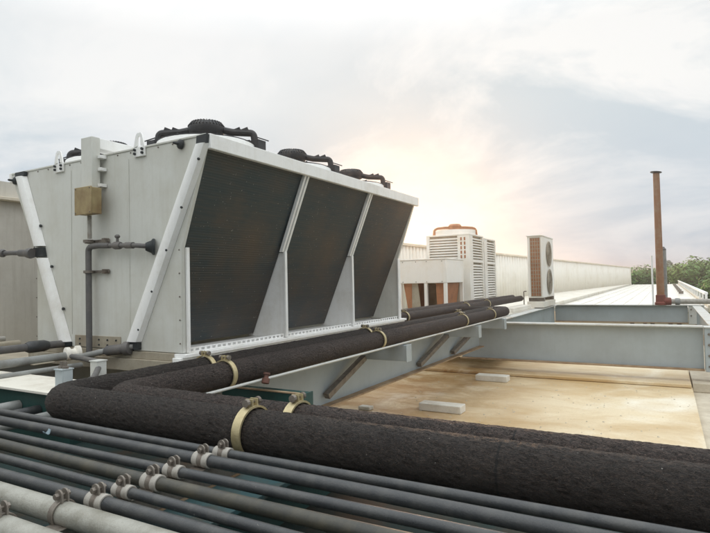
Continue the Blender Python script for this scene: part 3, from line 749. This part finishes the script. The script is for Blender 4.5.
# ================================================================== WHITE UNITS BEHIND
cu = thing('condenser_unit', 'white box condenser on legs just past the far end of the chiller', 'condenser', (8.9, 3.68, -.66))
build('cabinet', G().box(8.83, 10.0 - .25, 3.243, 4.122, -.055, .35), 'unit', cu, .008)
build('lid', G().box(8.82, 9.77, 3.235, 4.13, .3505, .37), 'unit', cu, .004)
for y in (4.085, 3.60, 3.245):
    build('leg', G().box(8.835, 8.89, y, y + .055, -.664, -.056), 'unit', cu, .003)
    build('leg', G().box(9.69, 9.74, y, y + .055, -.664, -.056), 'unit', cu, .003)
for ya, yb in ((4.07, 3.98), (3.30, 3.38)):
    s = 1 if yb > ya else -1
    build('coil', G().prism([(8.895, ya, -.058), (8.895, yb, -.60), (8.895, yb + s * .06, -.60), (8.895, ya + s * .16, -.058)], (.75, 0, 0)), 'redfan', cu)
build('centre_panel', G().prism([(8.90, 3.80, -.058), (8.90, 3.94, -.058), (8.90, 3.99, -.50), (8.90, 3.75, -.50)], (.02, 0, 0)), 'beige', cu)
build('back_panel', G().box(9.66, 9.685, 3.302, 4.07, -.62, -.058), 'beige', cu)
g = G()
for y in (3.32, 3.6, 3.8, 4.05):
    for z in (-.03, .32): g.lathe([(.008, 0), (.008, .006)], (8.83, y, z), 8, (-1, 0, 0))
build('screws', g, 'galv', cu)

def louvre_unit(x0, x1, y0, y1, z0, z1, label, fan):
    u = thing('heat_pump_unit', label, 'heat pump', ((x0 + x1) / 2, (y0 + y1) / 2, -.66), 'white louvred heat pump units')
    build('plinth', G().box(x0 + .05, x1 - .05, y0 + .05, y1 - .05, -.664, z0 - .0005), 'deck', u)
    build('core', G().box(x0 + .05, x1 - .05, y0 + .05, y1 - .05, z0, z1 - .03), 'beige', u)
    build('lid', G().box(x0, x1, y0, y1, z1 - .0295, z1), 'unit', u, .005)
    g = G()
    for (xx, yy) in ((x0, y0), (x0, y1 - .06), (x1 - .06, y0), (x1 - .06, y1 - .06)): build('corner_post', G().box(xx, xx + .06, yy, yy + .06, z0, z1 - .031), 'unit', u, .003)
    g.box(x0 + .004, x0 + .03, y0 + .06, y0 + .24, z0, z1 - .03)          # plain corner panel
    g.box(x0 + .06, x0 + .22, y0 + .004, y0 + .03, z0, z1 - .031)
    zm = z0 + (z1 - z0) * .60
    g.box(x0 + .003, x0 + .032, y0 + .06, y1 - .06, zm - .02, zm + .02)
    g.box(x0 + .06, x1 - .06, y0 + .003, y0 + .032, zm - .02, zm + .0205)
    build('frame', g, 'unit', u, .003)
    lf = G(); lr = G()
    n = 24
    for i in range(n):
        z = z0 + .03 + (z1 - z0 - .08) * i / n
        if abs(z - zm + .02) < .03: continue
        lf.prism([(x0 + .008, y0 + .24, z), (x0 + .012, y0 + .24, z - .004), (x0 + .046, y0 + .24, z + .03), (x0 + .042, y0 + .24, z + .034)], (0, y1 - .06 - y0 - .24, 0))
        lr.prism([(x0 + .22, y0 + .008, z), (x0 + .22, y0 + .012, z - .004), (x0 + .22, y0 + .046, z + .03), (x0 + .22, y0 + .042, z + .034)], (x1 - .06 - x0 - .22, 0, 0))
    build('front_louvre', lf, 'unit', u); build('side_louvre', lr, 'unit', u)
    if fan:
        s = G()
        for c in (.08, .15):
            for i in range(5): s.box(x0 - .001, x0 + .003, y0 + c, y0 + c + .03, zm + .06 + i * .085, zm + .12 + i * .085)
        build('vent_slots', s, 'redfan', u)
        cx, cy = (x0 + x1) / 2, (y0 + y1) / 2
        f = build('fan', G().ring((cx, cy, z1), .36, .40, .0005, .10, 40), 'unit', u, .003, origin=(cx, cy, z1))
        d = V((.5, -.86, 0)).normalized(); c = V((cx, cy, 0)); a = G()
        for sg in (-1, 1):
            prev = None
            for t, z in ((0, z1 + .17), (.6, z1 + .165), (1.0, z1 + .15), (1.14, z1 + .12), (1.17, z1 + .01)):
                p = c + d * sg * .36 * t + V((0, 0, z))
                if prev is not None: a.bar(prev, p, .07, .045)
                prev = p
        build('fan_arm', a, 'redfan', f)
        build('fan_motor', G().lathe([(.12, .09), (.13, .20), (.10, .235), (.0, .24)], (cx, cy, z1), 20), 'redfan', f)
        w = G()
        for rr in (.15, .2, .25, .3, .35): w.ring((cx, cy, z1 + .104), rr - .003, rr + .003, 0, .006, 36)
        build('fan_guard', w, 'redfan', f)
louvre_unit(10.03, 10.94, 3.207, 4.08, -.45, .87, 'taller-looking white louvred heat pump with a red-brown fan on top', True)
louvre_unit(11.0, 11.85, 3.207, 4.08, -.45, .84, 'second white louvred heat pump partly hidden behind the first', False)

ac = thing('air_conditioner', 'white two-fan air conditioner with brown grille side standing on a plinth', 'air conditioner', (13.2, 2.54, -.66))
ax0, ax1, ay0, ay1, az0, az1 = 12.58, 14.02, 2.385, 2.70, -.45, .93
build('plinth', G().box(ax0 - .03, ax1, ay0 - .02, ay1 + .02, -.664, -.53), 'deck', ac, .004)
for xa in (ax0 + .1, ax1 - .2): build('foot', G().box(xa, xa + .1, ay0 - .01, ay1 + .01, -.5295, az0 - .0005), 'galv', ac)
build('casing', G().box(ax0 + .02, ax1, ay0, ay1, az0, az1), 'unit', ac, .01)
build('lid', G().box(ax0 - .015, ax1 + .012, ay0 - .012, ay1 + .012, az1 + .0005, az1 + .025), 'unit', ac, .005)
build('side_coil', G().box(ax0 + .008, ax0 + .0195, ay0 + .035, ay1 - .07, az0 + .04, az1 - .04), 'redfan', ac)
g = G()
for i in range(5): y = ay0 + .035 + (ay1 - .07 - ay0 - .035) * i / 4; g.box(ax0 - .002, ax0 + .004, y - .006, y + .006, az0 + .04, az1 - .04)
for i in range(17): z = az0 + .04 + (az1 - az0 - .08) * i / 16; g.box(ax0 - .008, ax0 - .0025, ay0 + .03, ay1 - .065, z - .006, z + .006)
build('side_grille', g, 'beige', ac)
for z in (.55, -.10):
    c = (ax0 + .80, ay0, z)
    f = build('fan', G().lathe([(.27, .001), (.27, .003), (.0, .004)], c, 36, (0, -1, 0)), 'dark', ac, origin=c)
    g = G()
    for rr in (.06, .10, .14, .18, .22, .26, .29): g.ring(c, rr - .006, rr + .006, .015, .025, 36, (0, -1, 0))
    for k in range(8):
        a = PI * k / 4; d = V((math.cos(a), 0, math.sin(a))); g.bar(V(c) + V((0, -.02, 0)) + d * .05, V(c) + V((0, -.02, 0)) + d * .29, .008, .008, (0, 1, 0))
    build('fan_guard', g, 'beige', f)
    g = G()
    for k in range(3):
        a = 2 * PI * k / 3 + .4; d = V((math.cos(a), 0, math.sin(a))); e = V((-d.z, 0, d.x)); o = V(c) + V((0, -.008, 0))
        g.add([o + d * .05 - e * .04, o + d * .26 - e * .02, o + d * .25 + e * .12, o + d * .05 + e * .05], [(0, 1, 2, 3)])
    build('fan_blades', g, 'greypipe', f)
simple_pipe('thin_conduit', [(12.6, 2.80, -.66), (12.6, 2.80, -.30), (12.6, 2.74, -.30)], .012, 'galv', 'small bent conduit at the left foot of the two-fan unit', 'conduit', n=8)

# ================================================================== POLE AND PIPE AT THE RIGHT
pl = thing('rusty_pole', 'tall rusty steel pole with a flat tilted cap on the back cross beam', 'pole', (14.35, .12, -.68))
build('shaft', G().tube([(14.36, .122, -.60 + 2.95 * i / 12) for i in range(13)], [.080 - .012 * i / 12 for i in range(13)], 20), 'rust', pl)
build('cap', G().lathe([(.02, -.03), (.118, -.012), (.122, 0), (.02, .02)], (14.36, .125, 2.38), 18, (.05, -.12, 1)), 'dark', pl)
build('foot', G().lathe([(.125, -.08), (.125, -.03), (.105, -.01), (.102, .14), (.09, .15)], (14.36, .122, -.60), 20), 'redrust', pl)
g2 = thing('vent_pipe', 'short grey pipe standing right behind the rusty pole', 'pipe', (14.62, .04, -.66))
build('run', G().tube([(14.66, .035, -.655), (14.66, .035, .58)], .055, 14), 'greypipe', g2)
build('cap', G().lathe([(.055, 0), (.06, .02), (.02, .08), (.001, .085)], (14.66, .035, .58), 14), 'dullpipe', g2)
simple_pipe('guide_rod', [(14.3, .275, -.679), (14.3, .275, .45)], .02, 'white', 'slim white rod standing left of the rusty pole', 'rod', n=10)
hp2 = thing('outlet_pipe', 'pale horizontal pipe running right from the foot of the rusty pole', 'pipe', (14.36, -.5, -.62))
build('run', G().tube([(14.36, .02, -.605), (14.36, -3.5, -.60)], .06, 18), 'clampwhite', hp2)
build('coupling', G().lathe([(.075, 0), (.078, .03), (.078, .08), (.065, .1)], (14.36, -.16, -.604), 18, (0, -1, 0)), 'greypipe', hp2)
build('elbow', G().lathe([(.085, -.02), (.095, .02), (.09, .12), (.07, .14)], (14.36, .05, -.605), 18, (0, -1, 0)), 'redrust', hp2)

# ================================================================== GROUND AND TREES
struct(build('ground', G().box(-900, 900, -900, 900, -8.2, -8.0), 'terrain'))
def tree(x, y, zt, rad, leaf, label, seed, nl=2600, low=None):
    rnd = random.Random(seed)
    t = thing('broadleaf_tree', label, 'tree', (x, y, -8.0), 'trees beyond the roof')
    H = zt + 8.0
    g = G().tube([(x + .25 * math.sin(k), y + .2 * math.cos(k * 1.3), -8.0 + H * .75 * k / 6) for k in range(7)], [.28 - .03 * k for k in range(7)], 8)
    lobes = []
    for k in range(13):
        a = rnd.uniform(0, 2 * PI); q = rnd.uniform(.1, .85) * rad
        z = zt - rnd.uniform(.12, 1.0) * rad * 1.7
        lobes.append((V((x + q * math.cos(a), y + q * math.sin(a), z)), rad * rnd.uniform(.28, .52)))
    lobes.append((V((x, y, zt - rad * .42)), rad * .42))
    for c, r in lobes[:7]: g.tube([(x, y, -8 + H * .5), tuple(V((x, y, -8 + H * .62)).lerp(c, .6)), tuple(c)], [.12, .07, .03], 6)
    build('trunk', g, 'bark', t)
    g = G()
    for k in range(nl):
        c, r = lobes[rnd.randrange(len(lobes))]
        d = V((rnd.gauss(0, 1), rnd.gauss(0, 1), rnd.gauss(0, 1))).normalized() * r * rnd.uniform(.35, 1.08) ** .6
        p = c + d
        s = rnd.uniform(.10, .24)
        n = (d.normalized() + V((rnd.uniform(-.8, .8), rnd.uniform(-.8, .8), rnd.uniform(-.2, 1.0)))).normalized()
        u = n.orthogonal().normalized(); w = n.cross(u); an = rnd.uniform(0, PI)
        a, b = u * math.cos(an) + w * math.sin(an), -u * math.sin(an) + w * math.cos(an)
        g.add([p - a * s, p - b * s * .45 - n * s * .15, p + a * s, p + b * s * .45 - n * s * .15], [(0, 1, 2, 3)])
    build('crown', g, leaf, t)
TR = [(58, 3.0, .45, 2.2, 'leafA', 'low dark tree showing at the left end beside the parapet wall'), (60, 1.4, .70, 2.2, 'leafA', 'tree just left of the rusty pole'),
      (66, -.1, 1.55, 1.3, 'leafC', 'small grey-green tree top right behind the rusty pole'), (56, -.8, .95, 1.9, 'leafB', 'bright tree right of the rusty pole'),
      (54, -2.1, 1.05, 2.0, 'leafA', 'mid green tree over the corner of the metal roof'), (57, -3.6, 1.25, 2.3, 'leafB', 'tall yellow-green tree above the railing'),
      (50, -3.3, .55, 1.9, 'leafA', 'lower tree in front of the tall yellow-green one'), (52, -5.2, 1.2, 2.4, 'leafA', 'dark tree at the right edge of the picture'),
      (45, -3.6, -.1, 1.8, 'leafB', 'low bright tree beside the railing'), (44, -5.3, .3, 2.2, 'leafA', 'bushy tree at lower right beyond the railing'),
      (38, -4.0, -.55, 1.7, 'leafB', 'nearest low tree below the railing'), (36, -5.5, -.3, 2.0, 'leafA', 'nearest dark tree at the right border'),
      (70, 2.4, .8, 2.4, 'leafA', 'distant tree behind the low dark one'), (72, -5.5, 1.75, 2.6, 'leafA', 'most distant tree standing highest at right')]
for i, a in enumerate(TR): tree(*a, seed=40 + i)

# added haze volume, imitates the warm veil of lens flare
hz, hn, hb = nt('added_veil_haze'); hn.nodes.remove(hb)
pv = hn.nodes.new('ShaderNodeVolumePrincipled'); pv.inputs['Color'].default_value = (.95, .93, .9, 1); pv.inputs['Density'].default_value = .004; pv.inputs['Anisotropy'].default_value = .86
hn.links.new(pv.outputs[0], [q for q in hn.nodes if q.type == 'OUTPUT_MATERIAL'][0].inputs['Volume'])
hzo = build('haze', G().box(-905, 905, -905, 905, -9.2, 2.6), hz); hzo['kind'] = 'stuff'; hzo['label'] = 'thin haze added over the roofs as a warm flare veil'

# ================================================================== CAMERA, LIGHT, SKY
cam = bpy.data.cameras.new('camera'); co = bpy.data.objects.new('camera', cam); COL.objects.link(co)
P = (355, 266.5); f = 546.13025
vx = V((666 - P[0], 275 - P[1], f)).normalized(); vy = V((-605 - P[0], 302 - P[1], f)).normalized(); vz = vx.cross(vy)
R = Matrix((vx, vy, vz))                       # world <- (right, down, forward)
right, down, fwd = R.col[0], R.col[1], R.col[2]
m = Matrix.Identity(4)
for i in range(3): m[i][0] = right[i]; m[i][1] = -down[i]; m[i][2] = -fwd[i]
co.matrix_world = m
cam.sensor_width = 36; cam.lens = f * 36 / 710; cam.clip_end = 3000; cam.clip_start = .02
scn.camera = co

SUN_EL, SUN_AZ = math.radians(6.5), math.radians(24.5)     # azimuth measured from +x towards +y
sd = V((math.cos(SUN_EL) * math.cos(SUN_AZ), math.cos(SUN_EL) * math.sin(SUN_AZ), math.sin(SUN_EL)))
sl = bpy.data.lights.new('sun', 'SUN'); sl.energy = 1.3; sl.angle = math.radians(12); sl.color = (1, .60, .34)
so = bpy.data.objects.new('sun', sl); COL.objects.link(so); so.rotation_euler = sd.to_track_quat('Z', 'Y').to_euler(); so.location = sd * 50

w = bpy.data.worlds.new('World'); scn.world = w; w.use_nodes = True
n = w.node_tree; n.nodes.clear()
out = n.nodes.new('ShaderNodeOutputWorld'); bgd = n.nodes.new('ShaderNodeBackground'); bgd.inputs[1].default_value = .1
n.links.new(bgd.outputs[0], out.inputs[0])
sky = n.nodes.new('ShaderNodeTexSky'); sky.sky_type = 'NISHITA'; sky.sun_disc = False
sky.sun_elevation = SUN_EL; sky.sun_rotation = math.atan2(sd.x, sd.y); sky.dust_density = 2; sky.air_density = 1
tc = n.nodes.new('ShaderNodeTexCoord'); sp = n.nodes.new('ShaderNodeSeparateXYZ'); n.links.new(tc.outputs['Generated'], sp.inputs[0])
def math_n(op, a, b=None):
    k = n.nodes.new('ShaderNodeMath'); k.operation = op
    for i, q in enumerate((a, b)):
        if q is None: continue
        if isinstance(q, (int, float)): k.inputs[i].default_value = q
        else: n.links.new(q, k.inputs[i])
    return k.outputs[0]
zc = math_n('ADD', math_n('MAXIMUM', sp.outputs['Z'], 0), .38)
cb = n.nodes.new('ShaderNodeCombineXYZ')
n.links.new(math_n('DIVIDE', sp.outputs['X'], zc), cb.inputs[0]); n.links.new(math_n('DIVIDE', sp.outputs['Y'], zc), cb.inputs[1])
mp = n.nodes.new('ShaderNodeMapping'); mp.inputs['Scale'].default_value = (1.7, 1.25, 1); mp.inputs['Rotation'].default_value = (0, 0, .55); mp.inputs['Location'].default_value = (3.3, 1.2, 0)
n.links.new(cb.outputs[0], mp.inputs[0])
c1 = noise_n(n, mp.outputs[0], 1.25, 11, .62, .45)
c2 = noise_n(n, mp.outputs[0], .55, 5, .5, .2)
cl = mixc(n, ramp(n, c1, .42, .57), (4.5, 5.0, 5.3), (6.6, 6.6, 6.5))
cl = mixc(n, ramp(n, c2, .46, .70), cl, (6.4, 6.45, 6.45))
# greyer band of cloud low over the horizon
low = n.nodes.new('ShaderNodeMapRange'); low.inputs[1].default_value = .02; low.inputs[2].default_value = .30; low.inputs[3].default_value = .95; low.inputs[4].default_value = 0
n.links.new(sp.outputs['Z'], low.inputs[0])
cl = mixc(n, math_n('MULTIPLY', low.outputs[0], ramp(n, c1, .3, .7, (1, 1, 1, 1), (.45, .45, .45, 1))), cl, (2.8, 3.5, 4.4))
# the sun's brightness through the cloud
dt = n.nodes.new('ShaderNodeVectorMath'); dt.operation = 'DOT_PRODUCT'; n.links.new(tc.outputs['Generated'], dt.inputs[0]); dt.inputs[1].default_value = sd
gl = math_n('POWER', math_n('MAXIMUM', dt.outputs['Value'], 0), 60)
cl = mixc(n, math_n('MULTIPLY', gl, .6), cl, (6.2, 5.4, 4.75))
# an overcast sky is brighter overhead than near the horizon
zg = n.nodes.new('ShaderNodeMapRange'); zg.inputs[1].default_value = .40; zg.inputs[2].default_value = 1; zg.inputs[3].default_value = 1; zg.inputs[4].default_value = 2.6
n.links.new(sp.outputs['Z'], zg.inputs[0])
sc_ = n.nodes.new('ShaderNodeVectorMath'); sc_.operation = 'SCALE'; n.links.new(cl, sc_.inputs[0]); n.links.new(zg.outputs[0], sc_.inputs['Scale'])
cl = sc_.outputs[0]
fin = mixc(n, .965, sky.outputs[0], cl)
n.links.new(fin, bgd.inputs[0])

vs_ = scn.view_settings; vs_.view_transform = 'Standard'; vs_.look = 'None'; vs_.gamma = 1; vs_.use_curve_mapping = False; vs_.exposure = .55
scn.cycles.max_bounces = 6
